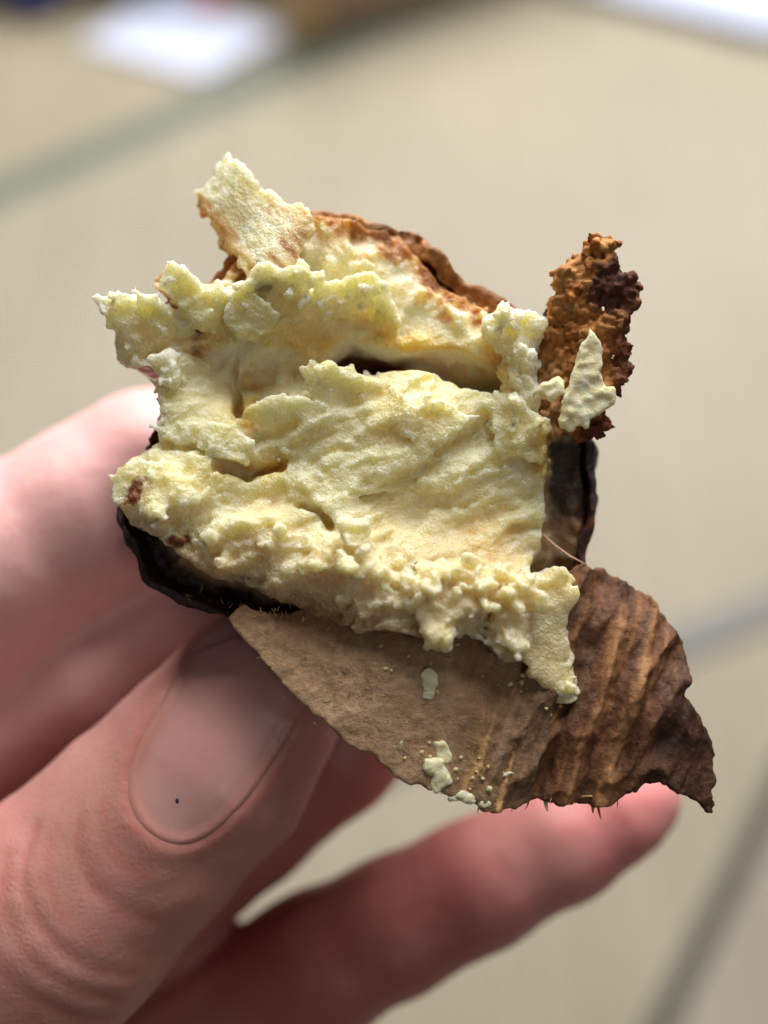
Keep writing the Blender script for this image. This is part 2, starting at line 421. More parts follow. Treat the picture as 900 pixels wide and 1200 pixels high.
FRONT = [(186, 452), (184, 500), (190, 522), (150, 540), (146, 560), (137, 588), (150, 614), (190, 640), (240, 666), (296, 694), (360, 722), (420, 736), (470, 736), (490, 742), (560, 742),
         (566, 752), (592, 772), (614, 768), (616, 740), (612, 700), (618, 680), (634, 640), (642, 600), (638, 520), (634, 470), (632, 420), (634, 380), (620, 368), (604, 372), (596, 362), (574, 378), (540, 352),
         (508, 330), (470, 312), (440, 318), (410, 326), (372, 332), (350, 318), (312, 316), (302, 336), (286, 340), (268, 350), (262, 330), (232, 326), (206, 310), (180, 312), (178, 332), (188, 346), (150, 350), (124, 356), (126, 384), (136, 398),
         (130, 420), (150, 432), (180, 430), (196, 440)]
H_CP = [(430, 446, 2), (430, 476, 16), (500, 456, 2), (500, 486, 13), (580, 476, 2), (590, 500, 6), (350, 470, 4), (350, 494, 10), (400, 520, 13), (500, 530, 9), (600, 540, 2), (450, 570, 4), (540, 580, 0), (612, 590, -6), (380, 560, 6), (340, 590, 6), (480, 615, -6), (560, 622, -12), (622, 635, -14),
        (300, 422, -40), (350, 425, -38), (282, 460, -30), (290, 492, -10), (395, 412, -32), (285, 360, 2), (340, 345, 6), (400, 350, -6), (450, 345, -14), (500, 370, -18), (560, 390, -14), (600, 390, 2), (612, 440, 0), (340, 388, -12), (400, 390, -20),
        (190, 335, 4), (235, 340, 4), (150, 385, 4), (222, 390, -6), (205, 425, 2), (242, 440, -12), (205, 490, 8), (255, 505, 8), (300, 530, 0), (160, 580, 12), (200, 600, 20), (260, 590, 16), (300, 580, 8), (240, 655, 12),
        (300, 632, 26), (360, 636, 28), (425, 645, 34), (405, 600, 12), (460, 684, 36), (520, 680, 34), (580, 676, 32), (616, 684, 24), (300, 695, 2), (400, 722, 8), (480, 732, 28), (560, 740, 30), (600, 765, 28), (520, 648, 10), (590, 652, 6)]
f_h = tps(H_CP)
def terr(x, y):
    xx, yy = np.broadcast_arrays(x, y); sh = xx.shape
    p = np.stack([(xx * 0.93 - yy * 0.36).ravel() / 130, (xx * 0.36 + yy * 0.93).ravel() / 42, np.zeros(xx.size)], 1)
    n = (fbm(p, 3, 0.42) * 2.4).reshape(sh); fr = n - np.floor(n)
    t = np.floor(n) + fr * 0.45 + 0.55 * sstep(0.86, 1.0, fr)
    p2 = np.stack([xx.ravel() / 26, yy.ravel() / 22, np.full(xx.size, 3.3)], 1)
    p3 = np.stack([(xx * 0.90 - yy * 0.43).ravel() / 62, (xx * 0.43 + yy * 0.90).ravel() / 17, np.full(xx.size, 7.7)], 1)
    m = (fbm(p3, 3, 0.5) * 1.9).reshape(sh); fm = m - np.floor(m)
    t = t + 0.42 * (np.floor(m) + 0.35 * fm + 0.65 * sstep(0.88, 1.0, fm))
    return t * 6.0 + fbm(p2, 2).reshape(sh) * 1.2 * mealy_fn(xx, yy)
def mealy_fn(x, y):
    m = 0.12 + 0 * (x + y)
    for pts, wd, a in (([(140, 590), (220, 625), (300, 640), (400, 640), (470, 690), (610, 705)], 42, 1.0), ([(590, 370), (622, 390), (612, 460), (628, 520)], 26, 0.9), ([(130, 370), (190, 330), (210, 440)], 34, 0.6),
                       ([(310, 330), (400, 350), (480, 350), (570, 380)], 22, 0.55), ([(180, 500), (260, 530)], 26, 0.6), ([(340, 450), (420, 436), (520, 450)], 14, 0.5), ([(420, 580), (500, 560), (560, 520)], 16, 0.4)):
        m = np.maximum(m, a * np.exp(-(line_d(pts, x, y) / wd) ** 2))
    return m
F_ME = Field2((60, 200), (740, 900), mealy_fn, 4.0)
TILT = 0.08                       # the torn face leans back at its top
F_H = Field2((90, 260), (720, 860), lambda x, y: f_h(x, y) + terr(x, y) + TILT * (y - 520))
F_FRONT = Field2((60, 260), (720, 860), lambda x, y: poly_sd(FRONT, x, y))

g = Grid((100, 225, -160), (700, 835, 104), 2.25)
n40, n16, n7 = g.noise(42, 1), g.noise(15, 2), g.noise(6.5, 3)
wu = g.noise(26, 4) * 3.4 + g.noise(8, 5) * 1.2
wv = g.noise(26, 6) * 3.4 + g.noise(8, 7) * 1.2
ME = F_ME(g.U[:, :, 0] + 0 * g.V[:, :, 0], g.V[:, :, 0] + 0 * g.U[:, :, 0])[:, :, None]
UU = g.U + wu; VV = g.V + wv
print('noise', time.time() - T0, f'{n40.size/1e6:.1f}M')
front = smax(F_FRONT(UU, VV) + 0.05 * np.abs(g.W), g.W - F_H(UU, VV) + (0.5 + 2.4 * ME) * n16 + (0.5 + 1.2 * ME) * n7, 5.0)
front = smax(front, -150 - g.W, 4.0)
# flesh lining the peel further back: its front slopes up to the rim
tpg = sstep(430, 380, g.V)
back = smax(body_sd(UU, VV, g.W) + 9 + 7 * tpg, g.W + 62 - 20 * tpg + n40 * 5 + n16 * 3 + n7 * 1.5, 4.0)
f = smin(front, back, 6.0); del back, front
# clefts and holes: (polyline, half width, floor depth, widening towards the viewer, shift of the axis per depth)
CLEFTS = [([(408, 424), (440, 428), (490, 434), (540, 445), (590, 466)], 7, -95, 0.17, -0.21),
          ([(270, 553), (300, 551), (326, 546)], 3, -34, 0.16, -0.06),
          ([(424, 586), (450, 578), (482, 580)], 1.2, -10, 0.14, 0), ([(352, 590), (372, 600), (386, 618)], 1.5, -12, 0.16, 0),
          ([(560, 550), (572, 530), (580, 505)], 1.0, -3, 0.12, 0), 
          ([(486, 688), (490, 672), (484, 660)], 3, 10, 0.1, 0), ([(545, 732), (548, 716)], 2.5, 14, 0.10, 0), ([(570, 736), (574, 716)], 3, 14, 0.10, 0), ([(606, 690), (604, 712)], 3, 5, 0.1, 0),
          ([(186, 348), (214, 362), (240, 384)], 1.5, -20, 0.14, 0), ([(272, 400), (262, 440), (276, 486)], 1.2, -46, 0.16, 0), ([(196, 520), (226, 530), (262, 538)], 1.4, -12, 0.16, 0)]
for pts, r, bot, wid, sh in CLEFTS:
    p = np.array(pts)
    sl, bu, bv, bw, ok = g.block((p[:, 0].min() - 40, p[:, 1].min() - 60, -190), (p[:, 0].max() + 40, p[:, 1].max() + 60, 90))
    F = Field2((p[:, 0].min() - 60, p[:, 1].min() - 90), (p[:, 0].max() + 60, p[:, 1].max() + 90), lambda x, y: line_d(pts, x, y))
    bot = bot + TILT * (p[:, 1].mean() - 520); dep = np.maximum(bw - bot, 0)
    c = F(UU[sl], VV[sl] - sh * dep) - r - wid * dep + 1.5 * n16[sl]
    c = smax(c, bot - bw, 6.0)
    f[sl] = smax(f[sl], -c, 4.0)
# flakes: (outline, depth at centre, slope in u, slope in v, thickness)
FLAKES = [([(312, 316), (334, 313), (352, 318), (371, 332), (368, 350), (350, 364), (336, 372), (322, 366), (308, 352)], 18, 0.05, 0.7, 14),
          ([(180, 311), (206, 309), (232, 326), (256, 332), (266, 346), (264, 376), (252, 392), (232, 372), (216, 366), (204, 356), (186, 342)], 14, 0.1, 0.40, 14),
          ([(124, 352), (150, 350), (178, 352), (196, 372), (200, 396), (176, 408), (150, 404), (136, 398), (124, 386)], 8, -0.1, 0.35, 16),
          ([(178, 412), (196, 408), (216, 412), (218, 436), (206, 458), (192, 446), (182, 432)], 16, 0, 0.2, 12),
          ([(262, 352), (286, 340), (310, 352), (330, 370), (316, 392), (286, 402), (266, 390)], 22, 0.0, 0.25, 16),
          ([(412, 606), (430, 604), (444, 622), (440, 642), (428, 650), (416, 634)], 42, -0.1, 0.1, 12),
          ([(470, 668), (500, 660), (540, 656), (590, 660), (616, 676), (612, 712), (616, 756), (600, 770), (588, 752), (578, 706), (566, 742), (556, 712), (536, 738), (520, 742), (496, 742), (486, 720), (474, 700)], 41, -0.05, -0.10, 12),
          ([(604, 688), (618, 684), (640, 706), (636, 724), (620, 718), (606, 712)], 38, 0, 0, 11),
          ([(622, 676), (660, 670), (666, 700), (668, 760), (674, 802), (656, 812), (636, 800), (612, 770), (604, 730), (610, 690)], 5, -0.12, 0.10, 18),
          ([(436, 352), (452, 344), (470, 362), (472, 384), (456, 396), (440, 384)], 4, 0.1, 0.4, 16),
          ([(372, 336), (410, 326), (440, 330), (446, 352), (430, 366), (408, 372), (384, 376), (370, 362)], 6, 0, 0.55, 16),
          ([(574, 376), (588, 360), (600, 372), (612, 364), (634, 372), (632, 404), (626, 440), (604, 458), (590, 440), (580, 410)], 12, 0.05, 0.3, 18),
          ([(346, 446), (366, 428), (396, 424), (420, 436), (444, 446), (440, 470), (400, 480), (356, 474)], 12, 0, 0.45, 12),
          ([(300, 470), (340, 462), (370, 480), (350, 500), (316, 506), (292, 494)], 11, 0, 0.2, 10),
          ([(240, 500), (280, 494), (300, 516), (296, 536), (262, 540), (236, 526)], 13, 0.05, 0.2, 12),
          ([(140, 560), (156, 542), (196, 540), (236, 552), (240, 584), (200, 600), (160, 600), (138, 590)], 22, 0.06, 0.0, 14),
          ([(460, 474), (520, 470), (560, 490), (540, 516), (500, 520), (470, 506)], 15, -0.05, 0.0, 9),
          ([(410, 520), (460, 506), (520, 520), (500, 540), (450, 552), (420, 546)], 14, -0.05, -0.05, 8),
          ([(560, 470), (610, 466), (634, 500), (626, 540), (590, 530), (570, 500)], 9, -0.1, 0.05, 10),
          ([(330, 560), (370, 548), (420, 560), (424, 576), (380, 586), (340, 580)], 11, 0, 0.0, 8)]
for pts, w0, a, b, t in FLAKES:
    p = np.array(pts); c = p.mean(0)
    sl, bu, bv, bw, ok = g.block((*(p.min(0) - 16), w0 - 90), (*(p.max(0) + 16), w0 + 90))
    F = Field2(tuple(p.min(0) - 34), tuple(p.max(0) + 34), lambda x, y: poly_sd(pts, x, y))
    d = F(UU[sl], VV[sl]) + 2.3 * n7[sl] + 2.6 * n16[sl]
    w0 = w0 + TILT * (c[1] - 520); pl = w0 + a * (bu - c[0]) - (b - TILT) * (bv - c[1])
    sd = smax(d, np.abs(bw - pl + 6 + 3.0 * n40[sl] + (1.2 + 2.0 * ME[sl[:2]]) * n16[sl]) - t * 0.72 + (0.6 + 1.2 * ME[sl[:2]]) * n7[sl], 2.5)
    f[sl] = smin(f[sl], sd, 6.0)
def front_w(u, v):
    i = int(round((u - g.lo[0]) / g.h)); j = int(round((v - g.lo[1]) / g.h))
    if not (0 <= i < g.n[0] and 0 <= j < g.n[1]): return None
    k = np.nonzero(f[i, j] < 0)[0]
    return None if len(k) == 0 else g.w[k[-1]]
# crumbs torn loose along the ridges: (polyline, spread, count, min r, max r)
def crumbs(pts, spread, count, r0, r1, kk=2.5):
    p = np.array(pts, float); seg = np.linalg.norm(np.diff(p, axis=0), axis=1); cum = np.r_[0, seg.cumsum()]
    for _ in range(count):
        s = RNG.random() * cum[-1]; i = min(np.searchsorted(cum, s, 'right') - 1, len(seg) - 1)
        x, y = p[i] + (p[i + 1] - p[i]) * (s - cum[i]) / seg[i] + RNG.normal(0, spread, 2)
        wz = front_w(x, y)
        if wz is None: continue
        r = r0 + (r1 - r0) * RNG.random() ** 2
        wz += r * RNG.uniform(-0.5, 0.45)
        sl, bu, bv, bw, ok = g.block((x - 2.2 * r - 6, y - 2.2 * r - 6, wz - 2.2 * r - 6), (x + 2.2 * r + 6, y + 2.2 * r + 6, wz + 2.2 * r + 6))
        if not ok: continue
        th = RNG.uniform(0, math.pi); ca, sa = math.cos(th), math.sin(th); el = RNG.uniform(0.7, 1.5)
        du, dv, dw = bu - x, bv - y, bw - wz
        a = (ca * du + sa * dv) / el; b = (-sa * du + ca * dv) * el
        t1, t2 = RNG.normal(0, 0.6, 2); b = b + t1 * dw; c_ = dw - t2 * a
        d = np.maximum(np.maximum(np.abs(a), np.abs(b)), np.abs(c_)) * 0.72 + np.sqrt(a * a + b * b + c_ * c_) * 0.33 - r + 0.2 * r * n7[sl] + 0.12 * r * n16[sl]
        f[sl] = smin(f[sl], d.astype(np.float32), kk)
crumbs([(146, 600), (220, 630), (300, 640), (380, 640), (430, 640), (470, 690), (520, 690), (600, 690)], 14, 130, 2.2, 9)
crumbs([(480, 670), (540, 668), (610, 684)], 10, 60, 2.5, 8)
crumbs([(490, 735), (560, 735), (600, 765)], 9, 50, 2.5, 7)
crumbs([(130, 360), (180, 330), (250, 350), (300, 350)], 14, 46, 2.2, 8)
crumbs([(140, 410), (200, 420), (200, 500), (250, 520)], 14, 36, 2.2, 7)
crumbs([(310, 330), (370, 340), (440, 340), (500, 350), (570, 380), (620, 380)], 12, 60, 2.2, 8)
crumbs([(600, 380), (620, 420), (600, 450), (620, 500)], 13, 80, 2.5, 8)
crumbs([(330, 460), (430, 450), (520, 460), (600, 470)], 12, 26, 1.8, 5)
crumbs([(330, 560), (400, 560), (480, 580), (560, 560)], 30, 16, 1.8, 4)
crumbs([(180, 560), (260, 560), (300, 600)], 24, 34, 1.8, 6)
crumbs([(200, 640), (300, 680), (440, 720)], 16, 60, 2, 6)
crumbs([(660, 790), (668, 806)], 5, 14, 2.5, 5)
crumbs([(380, 290), (450, 295), (540, 345), (590, 380)], 9, 60, 2, 6)
for q in ([(130, 360), (190, 320), (260, 345)], [(200, 420), (190, 500)], [(300, 340), (370, 350), (450, 360), (470, 380)], [(350, 440), (440, 440)], [(440, 470), (560, 480), (620, 520)], [(300, 500), (340, 560), (420, 570)], [(580, 370), (625, 400), (600, 450)], [(150, 560), (240, 570), (330, 620), (430, 610), (470, 660), (610, 680)]):
    crumbs(q, 10, 90, 1.7, 4.2, 1.2)
V, Q = nets(f, g)
N = normals(V, Q)
me_ = F_ME(V[:, 0], V[:, 1]); gr = sstep(-0.5, 0.6, perlin(V / 38 + 4.4))                # where it crumbles into grains
wrp = V + 2.5 * np.stack([perlin(V / 9 + k) for k in (1.1, 5.2, 9.7)], 1)
dsp = ((0.55 - worley(wrp / 11.0)) * 4.2 * (0.30 + 0.9 * me_) * (0.35 + gr) + (0.55 - worley(wrp / 5.6)) * 1.7 * (0.45 + 0.7 * me_)) + fbm(V / 6.0, 3, 0.7) * (0.20 + 0.35 * me_) * (0.5 + sstep(-0.4, 0.5, perlin(V / 45)))
V = V + N * dsp[:, None]
# colour: cream flesh, moister and yellower in places, golden glow painted in hollows, tan and brown against the peel
u_, v_, w_ = V.T
C_CREAM, C_YEL, C_WHITE, C_TAN, C_BROWN = lin(243, 233, 186), lin(240, 218, 140), lin(249, 246, 226), lin(206, 164, 108), lin(168, 106, 48)
n1 = fbm(V / 60, 4); n2 = fbm(V / 14 + 9, 3)
k = sstep(-0.5, 0.9, n1 + 0.3 * n2)[:, None]
C = C_CREAM * (1 - k * 0.55) + C_YEL * k * 0.55
k = (0.4 * sstep(0.0, 0.9, n2 * 0.6 + 0.5 * fbm(V / 34 + 5, 3)))[:, None]; C = C * (1 - k) + C_WHITE * k
k = (0.55 * sstep(0.2, 0.8, me_) * sstep(520, 440, v_) * sstep(-0.6, 0.3, n2))[:, None]; C = C * (1 - k) + C_WHITE * k   # dry crumbs, upper ones whitened as painted highlights
C_MOIST_GLOW = lin(232, 187, 82)                                 # moister flesh, with golden scattered glow painted into hollows and cleft roof
moist_glow = np.zeros(len(V), np.float32)
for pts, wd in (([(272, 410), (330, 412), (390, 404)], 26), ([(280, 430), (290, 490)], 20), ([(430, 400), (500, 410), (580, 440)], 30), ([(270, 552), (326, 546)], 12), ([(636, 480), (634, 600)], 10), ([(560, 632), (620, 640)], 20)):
    moist_glow = np.maximum(moist_glow, np.exp(-(line_d(pts, u_, v_) / wd) ** 2))
k = (0.85 * moist_glow * sstep(-0.7, 0.5, n1 + 0.5 * n2 + 0.1))[:, None]; C = C * (1 - k) + C_MOIST_GLOW * k
bd = body_sd(u_, v_, w_)                                   # 0 on the peel, negative inwards
tp = sstep(460, 400, v_); dp = sstep(-18, -34, w_); ang = np.arctan2(v_ - 520, u_ - 440)
ra = fbm(np.stack([ang * 13, bd / 22, w_ / 40], 1), 4, 0.6)     # streaks running in from the peel
k = (sstep(-30 - 34 * tp, -12 - 20 * tp, bd + ra * 16) * dp * (1 - 0.15 * tp))[:, None]; C = C * (1 - k) + (C_TAN * (1 - tp[:, None]) + lin(226, 178, 104) * tp[:, None]) * k
k = (sstep(-19 - 20 * tp, -9 - 12 * tp, bd + ra * 18) * dp)[:, None]; C = C * (1 - k) + C_BROWN * k
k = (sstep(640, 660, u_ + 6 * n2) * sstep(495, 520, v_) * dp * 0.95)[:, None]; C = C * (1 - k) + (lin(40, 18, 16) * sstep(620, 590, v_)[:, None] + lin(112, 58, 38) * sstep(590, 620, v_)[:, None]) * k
k = (sstep(632, 640, u_ + 3 * n2) * sstep(656, 644, u_ + 3 * n2) * sstep(420, 460, v_) * dp * 0.8)[:, None]; C = C * (1 - k) + lin(196, 146, 96) * k
k = (tp * sstep(-30, -40, w_) * sstep(-26, -44, bd + 8 * ra) * 0.6)[:, None]; C = C * (1 - k) + C_WHITE * k
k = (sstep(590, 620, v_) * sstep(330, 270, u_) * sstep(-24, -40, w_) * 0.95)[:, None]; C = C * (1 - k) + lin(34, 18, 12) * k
low = v_ - np.interp(u_, [130, 200, 300, 400, 480, 560, 620], [610, 655, 690, 712, 730, 762, 780])
k = (sstep(-34, 6, low + n1 * 8) * sstep(640, 560, u_) * sstep(70, 30, w_) * 0.85)[:, None]; C = C * (1 - k) + lin(206, 168, 118) * k
k = (sstep(560, 680, v_ + 20 * n1) * 0.45)[:, None]; C = C * (1 - k) + lin(228, 200, 156) * k
k = (sstep(-4, 10, low + n2 * 6) * sstep(660, 560, u_) * sstep(40, 5, w_) * 0.7)[:, None]; C = C * (1 - k) + C_BROWN * k
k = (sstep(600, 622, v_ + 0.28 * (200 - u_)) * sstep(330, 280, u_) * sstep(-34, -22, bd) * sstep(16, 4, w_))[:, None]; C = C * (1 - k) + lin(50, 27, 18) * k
for cx, cy, rx, ry in ((166, 578, 10, 20), (216, 634, 16, 7), (150, 546, 5, 4)):   # scorched spots
    k = sstep(1.2, 0.6, np.hypot((u_ - cx - 0.3 * (cy - v_)) / rx, (v_ - cy) / ry) + n2 * 0.5)[:, None]; C = C * (1 - k) + lin(140, 80, 40) * k
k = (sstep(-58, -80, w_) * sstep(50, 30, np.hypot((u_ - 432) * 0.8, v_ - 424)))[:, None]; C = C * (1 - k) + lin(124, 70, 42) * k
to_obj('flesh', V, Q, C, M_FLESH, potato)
print('flesh', time.time() - T0, len(V))

# peel of the root: shell round the flesh, its rim torn at different depths
g = Grid((110, 190, -420), (720, 790, 0), 3.6)
n40, n16, n7 = g.noise(40, 11), g.noise(14, 12), g.noise(7, 13)
wu = g.noise(22, 14) * 4; wv = g.noise(22, 15) * 4
bs = body_sd(g.U + wu, g.V + wv, g.W)
F_RIM = tps([(356, 240, -40), (440, 255, -42), (520, 318, -48), (604, 362, -52), (640, 400, -50), (660, 460, -40), (694, 520, -46), (690, 600, -44), (680, 680, -36), (600, 730, -14), (480, 742, -8), (350, 730, -6), (260, 715, -5), (190, 690, -6), (150, 630, -12), (150, 560, -45), (190, 480, -60), (210, 400, -62), (250, 320, -55), (430, 500, -40)])
rim = F_RIM(g.U[:, :, 0], g.V[:, :, 0])[:, :, None].astype(np.float32)
thk = 5.0 + 5.0 * sstep(430, 380, g.V)
f = smax(np.abs(bs + thk * 0.9) - thk + 0.9 * n16, g.W - rim + (n16 * 4 + n7 * 2 + 5 * n40) * (0.35 + 0.65 * sstep(600, 480, g.V)), 3.0)
f = smax(f, -395 - g.W, 4.0)
V, Q = nets(f, g); N = normals(V, Q)
V = V + N * (fbm(V * np.array([1 / 18, 1 / 18, 1 / 50]), 4, 0.5) * (0.9 + 1.6 * sstep(560, 400, V[:, 1])))[:, None]
u_, v_, w_ = V.T; n1 = fbm(V / 40, 4); n2 = fbm(V / 12, 3)
top = sstep(470, 380, v_)
ang = np.arctan2(v_ - 520, u_ - 440); ra = fbm(np.stack([ang * 12, w_ / 30, 0 * ang], 1), 4, 0.6)
inn = sstep(-8, -16, body_sd(u_, v_, w_) + 5 * ra)
C = lin(58, 26, 18) * (1 - top)[:, None] + lin(188, 126, 60) * top[:, None]
k = sstep(-0.1, 0.7, n2 + 0.4 * n1)[:, None] * (0.35 + 0.5 * top)[:, None]; C = C * (1 - k) + lin(178, 118, 62) * k * 0.8
k = (sstep(-0.1, 0.6, n1) * top * 0.6)[:, None]; C = C * (1 - k) + lin(96, 50, 24) * k
k = (inn * top * sstep(-0.4, 0.3, ra + 0.3 * n2 + 0.2))[:, None]; C = C * (1 - k) + lin(236, 204, 148) * k
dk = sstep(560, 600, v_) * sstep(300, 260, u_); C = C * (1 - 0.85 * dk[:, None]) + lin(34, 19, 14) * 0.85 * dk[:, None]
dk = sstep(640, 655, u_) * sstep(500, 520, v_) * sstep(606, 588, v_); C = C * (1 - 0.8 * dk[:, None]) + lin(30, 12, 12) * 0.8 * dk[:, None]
dk = sstep(625, 650, u_) * sstep(590, 610, v_) * sstep(-0.3, 0.3, n2) * 0.5; C = C * (1 - dk[:, None]) + lin(120, 66, 44) * dk[:, None]
to_obj('peel', V, Q, C, M_PEEL, potato)

def sheet_sdf(name, outline, surf, thick, h, color, material, warp=(4, 2.5), rough=(1.2, 1.0), disp=None, pad=60, parent=potato, extra=None, seed=20, sm=0):
    """a torn sheet with thickness: outline in u v, surf(u, v) its depth"""
    p = np.array(outline, float)
    uu = np.linspace(p[:, 0].min(), p[:, 0].max(), 24); vv = np.linspace(p[:, 1].min(), p[:, 1].max(), 24)
    sv = surf(uu[:, None], vv[None, :]); lo, hi = sv.min() - pad, sv.max() + pad
    g = Grid((*(p.min(0) - 14), lo), (*(p.max(0) + 14), hi), h)
    n16, n7 = g.noise(15, seed), g.noise(6, seed + 1)
    wu = g.noise((20, 20, 40), seed + 2) * warp[0] + g.noise(7, seed + 4) * warp[1]; wv = g.noise((20, 20, 40), seed + 3) * warp[0] + g.noise(7, seed + 5) * warp[1]
    F = Field2(tuple(p.min(0) - 40), tuple(p.max(0) + 40), lambda x, y: poly_sd(outline, x, y))
    d = F(g.U + wu, g.V + wv)
    sf = surf(g.U[:, :, 0], g.V[:, :, 0])[:, :, None].astype(np.float32)
    f = smax(d, np.abs(g.W - sf) - thick / 2 + rough[0] * n16 + rough[1] * n7, 3.0)
    if extra: f = extra(g, f, sf)
    if not (f < 0).any(): return None
    V, Q = nets(f, g)
    if sm: V = smooth(V, Q, sm)
    N = normals(V, Q)
    if disp is not None: V = V + N * disp(V)[:, None]
    side = V[:, 2] - surf(V[:, 0], V[:, 1])
    return to_obj(name, V, Q, color(V, side), material, parent)

# hanging flap: felt-like tan inside on the left, caramelised and wrinkled on the right
FLAP = [(262, 726), (290, 704), (340, 716), (420, 726), (500, 730), (570, 740), (620, 700), (650, 672), (690, 664), (740, 684), (772, 702), (790, 728), (806, 752), (808, 790), (800, 812), (814, 832), (826, 862),
        (840, 884), (834, 910), (832, 950), (810, 938), (786, 928), (764, 914), (740, 918), (716, 934), (690, 938), (660, 932), (632, 930), (600, 938), (560, 940), (520, 920), (482, 910), (450, 886), (414, 866), (384, 846), (352, 820), (326, 790), (300, 764), (280, 742)]
f_fl = tps([(262, 726, 6), (300, 720, 4), (340, 790, 22), (350, 820, 26), (420, 730, 6), (420, 800, 24), (430, 870, 34), (520, 740, 10), (520, 830, 30), (520, 915, 36), (600, 760, 8), (600, 850, 24), (610, 935, 26), (660, 690, -2), (680, 800, 16), (690, 930, 18),
            (720, 690, -14), (740, 800, 22), (740, 915, 20), (780, 730, -24), (800, 800, 2), (835, 890, -2), (830, 945, 8), (770, 860, 18)])
def flap_t(u, v): return u + (v - 800) * 0.30 + 3.5 * np.sin(v / 47.0 + u / 90.0) + 1.5 * np.sin(v / 21.0 - u / 41.0 + 1.3)               # runs across the wrinkles
def flap_surf(u, v):
    u, v = np.broadcast_arrays(np.asarray(u, np.float32), np.asarray(v, np.float32)); t = flap_t(u, v)
    base = f_fl(u, v)
    q = np.stack([t.ravel() / 52, v.ravel() / 105, np.zeros(u.size)], 1)
    wr = np.abs(fbm(q, 2, 0.5)).reshape(u.shape)
    am = sstep(575, 650, t) * sstep(860, 800, t)
    q2 = np.stack([u.ravel() / 60, v.ravel() / 50, np.full(u.size, 5.0)], 1)
    ridge = 9 * np.exp(-((t - 742) / 9) ** 2) * sstep(690, 730, v) + 8 * np.exp(-((t - 700) / 7) ** 2) * sstep(700, 760, v) - 9 * np.exp(-((t - 668) / 9) ** 2)
    return base + am * (7 - 19 * wr) + fbm(q2, 3).reshape(u.shape) * 2.6 + ridge
def flap_disp(V):
    t = flap_t(V[:, 0], V[:, 1])
    a = sstep(560, 620, t)
    return a * fbm(np.stack([t / 7, V[:, 1] / 22, V[:, 2] / 24], 1), 4, 0.6) * 1.7 + fbm(V / 5, 2) * 0.5 * (1 - a * 0.5)
def flap_col(V, side):
    u, v, w = V.T; t = flap_t(u, v)
    n1 = fbm(V / 45, 4); n2 = fbm(V / 8, 3); st = fbm(np.stack([t / 11, v / 90, w / 60], 1), 3)
    felt = lin(170, 137, 103) * (1 + 0.10 * n1 + 0.12 * n2)[:, None]
    k = (sstep(-0.1, 0.5, n1 + 0.5 * n2) * 0.4)[:, None]; felt = felt * (1 - k) + lin(178, 152, 124) * k
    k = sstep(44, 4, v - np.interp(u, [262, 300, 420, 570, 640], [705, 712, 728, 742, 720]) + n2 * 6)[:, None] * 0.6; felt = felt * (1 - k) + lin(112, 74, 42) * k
    dark = lin(102, 64, 38) * (1 + 0.25 * n1)[:, None]
    k = (sstep(0.05, 0.8, st) * 0.45)[:, None]; dark = dark * (1 - k) + lin(166, 116, 70) * k
    k = (sstep(0.0, -0.7, st) * 0.65)[:, None]; dark = dark * (1 - k) + lin(52, 30, 22) * k
    k = (sstep(760, 800, t + n1 * 14) * 0.8)[:, None]; dark = dark * (1 - k) + lin(58, 34, 22) * (1 + 0.3 * n2)[:, None] * k
    k = (np.exp(-((t - 742 + 4 * n2) / 8) ** 2) + np.exp(-((t - 700 + 3 * n2) / 6) ** 2) * 0.8)[:, None] * 0.7 * sstep(690, 740, v)[:, None]; k = np.clip(k, 0, 1); dark = dark * (1 - k) + lin(176, 128, 84) * k
    m = sstep(500, 680, t + 55 * st + 24 * n1 + 12 * n2)[:, None]
    C = felt * (1 - m) + dark * m
    k = (sstep(0.25, 0.6, st + 0.3 * n2) * sstep(560, 590, t) * sstep(680, 630, t) * sstep(780, 860, v) * 0.9)[:, None]; C = C * (1 - k) + lin(214, 170, 110) * k
    k = (sstep(-1.5, -4, side) * 0.9)[:, None]; C = C * (1 - k) + lin(66, 30, 20) * k           # outer skin
    return C
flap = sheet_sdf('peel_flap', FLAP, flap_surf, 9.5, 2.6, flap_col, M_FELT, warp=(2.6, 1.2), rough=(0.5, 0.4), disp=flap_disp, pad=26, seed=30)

# pale strip of peel standing up behind the flesh
STRIP = [(222, 218), (240, 208), (252, 190), (264, 180), (280, 188), (294, 198), (300, 222), (318, 232), (336, 242), (364, 250), (372, 282), (362, 312), (352, 340), (330, 352), (300, 350), (290, 330), (284, 306), (266, 284), (250, 262), (236, 246)]
STRIP = [S(x, y, -38)[:2] for x, y in STRIP]
def strip_surf(u, v): return -34 + (v - 260) * 0.22 + 0.28 * (u - 290) + 10 * np.sin((u - 250) / 36.0) + 6 * np.sin((u + v) / 23.0)
def strip_col(V, side):
    u, v, w = V.T; n1 = fbm(V / 30, 4); n2 = fbm(np.stack([(u * .7 - v * .7) / 9, (u * .7 + v * .7) / 40, w / 20], 1), 3)
    C = lin(247, 238, 200)[None] * (1 + 0.03 * n2)[:, None]
    k = sstep(-18, -30, (u - 262) * 0.78 - (v - 225) * 0.62 + 8 * n1 - 6)[:, None] * 0.7; C = C * (1 - k) + lin(214, 150, 66) * k
    k = sstep(-0.2, 0.6, n2 + 0.3 * n1)[:, None] * 0.5; C = C * (1 - k) + lin(244, 222, 158) * k
    k = (sstep(296, 350, u + 14 * n2 - (v - 250) * 0.1) * 0.6)[:, None]; C = C * (1 - k) + lin(226, 180, 122) * k
    k = (sstep(0.1, 0.7, n2) * sstep(290, 320, u) * 0.7)[:, None]; C = C * (1 - k) + lin(160, 100, 56) * k
    k = sstep(0, -5, side + 2 * n2)[:, None]; C = C * (1 - k) + lin(168, 108, 46) * k
    return C
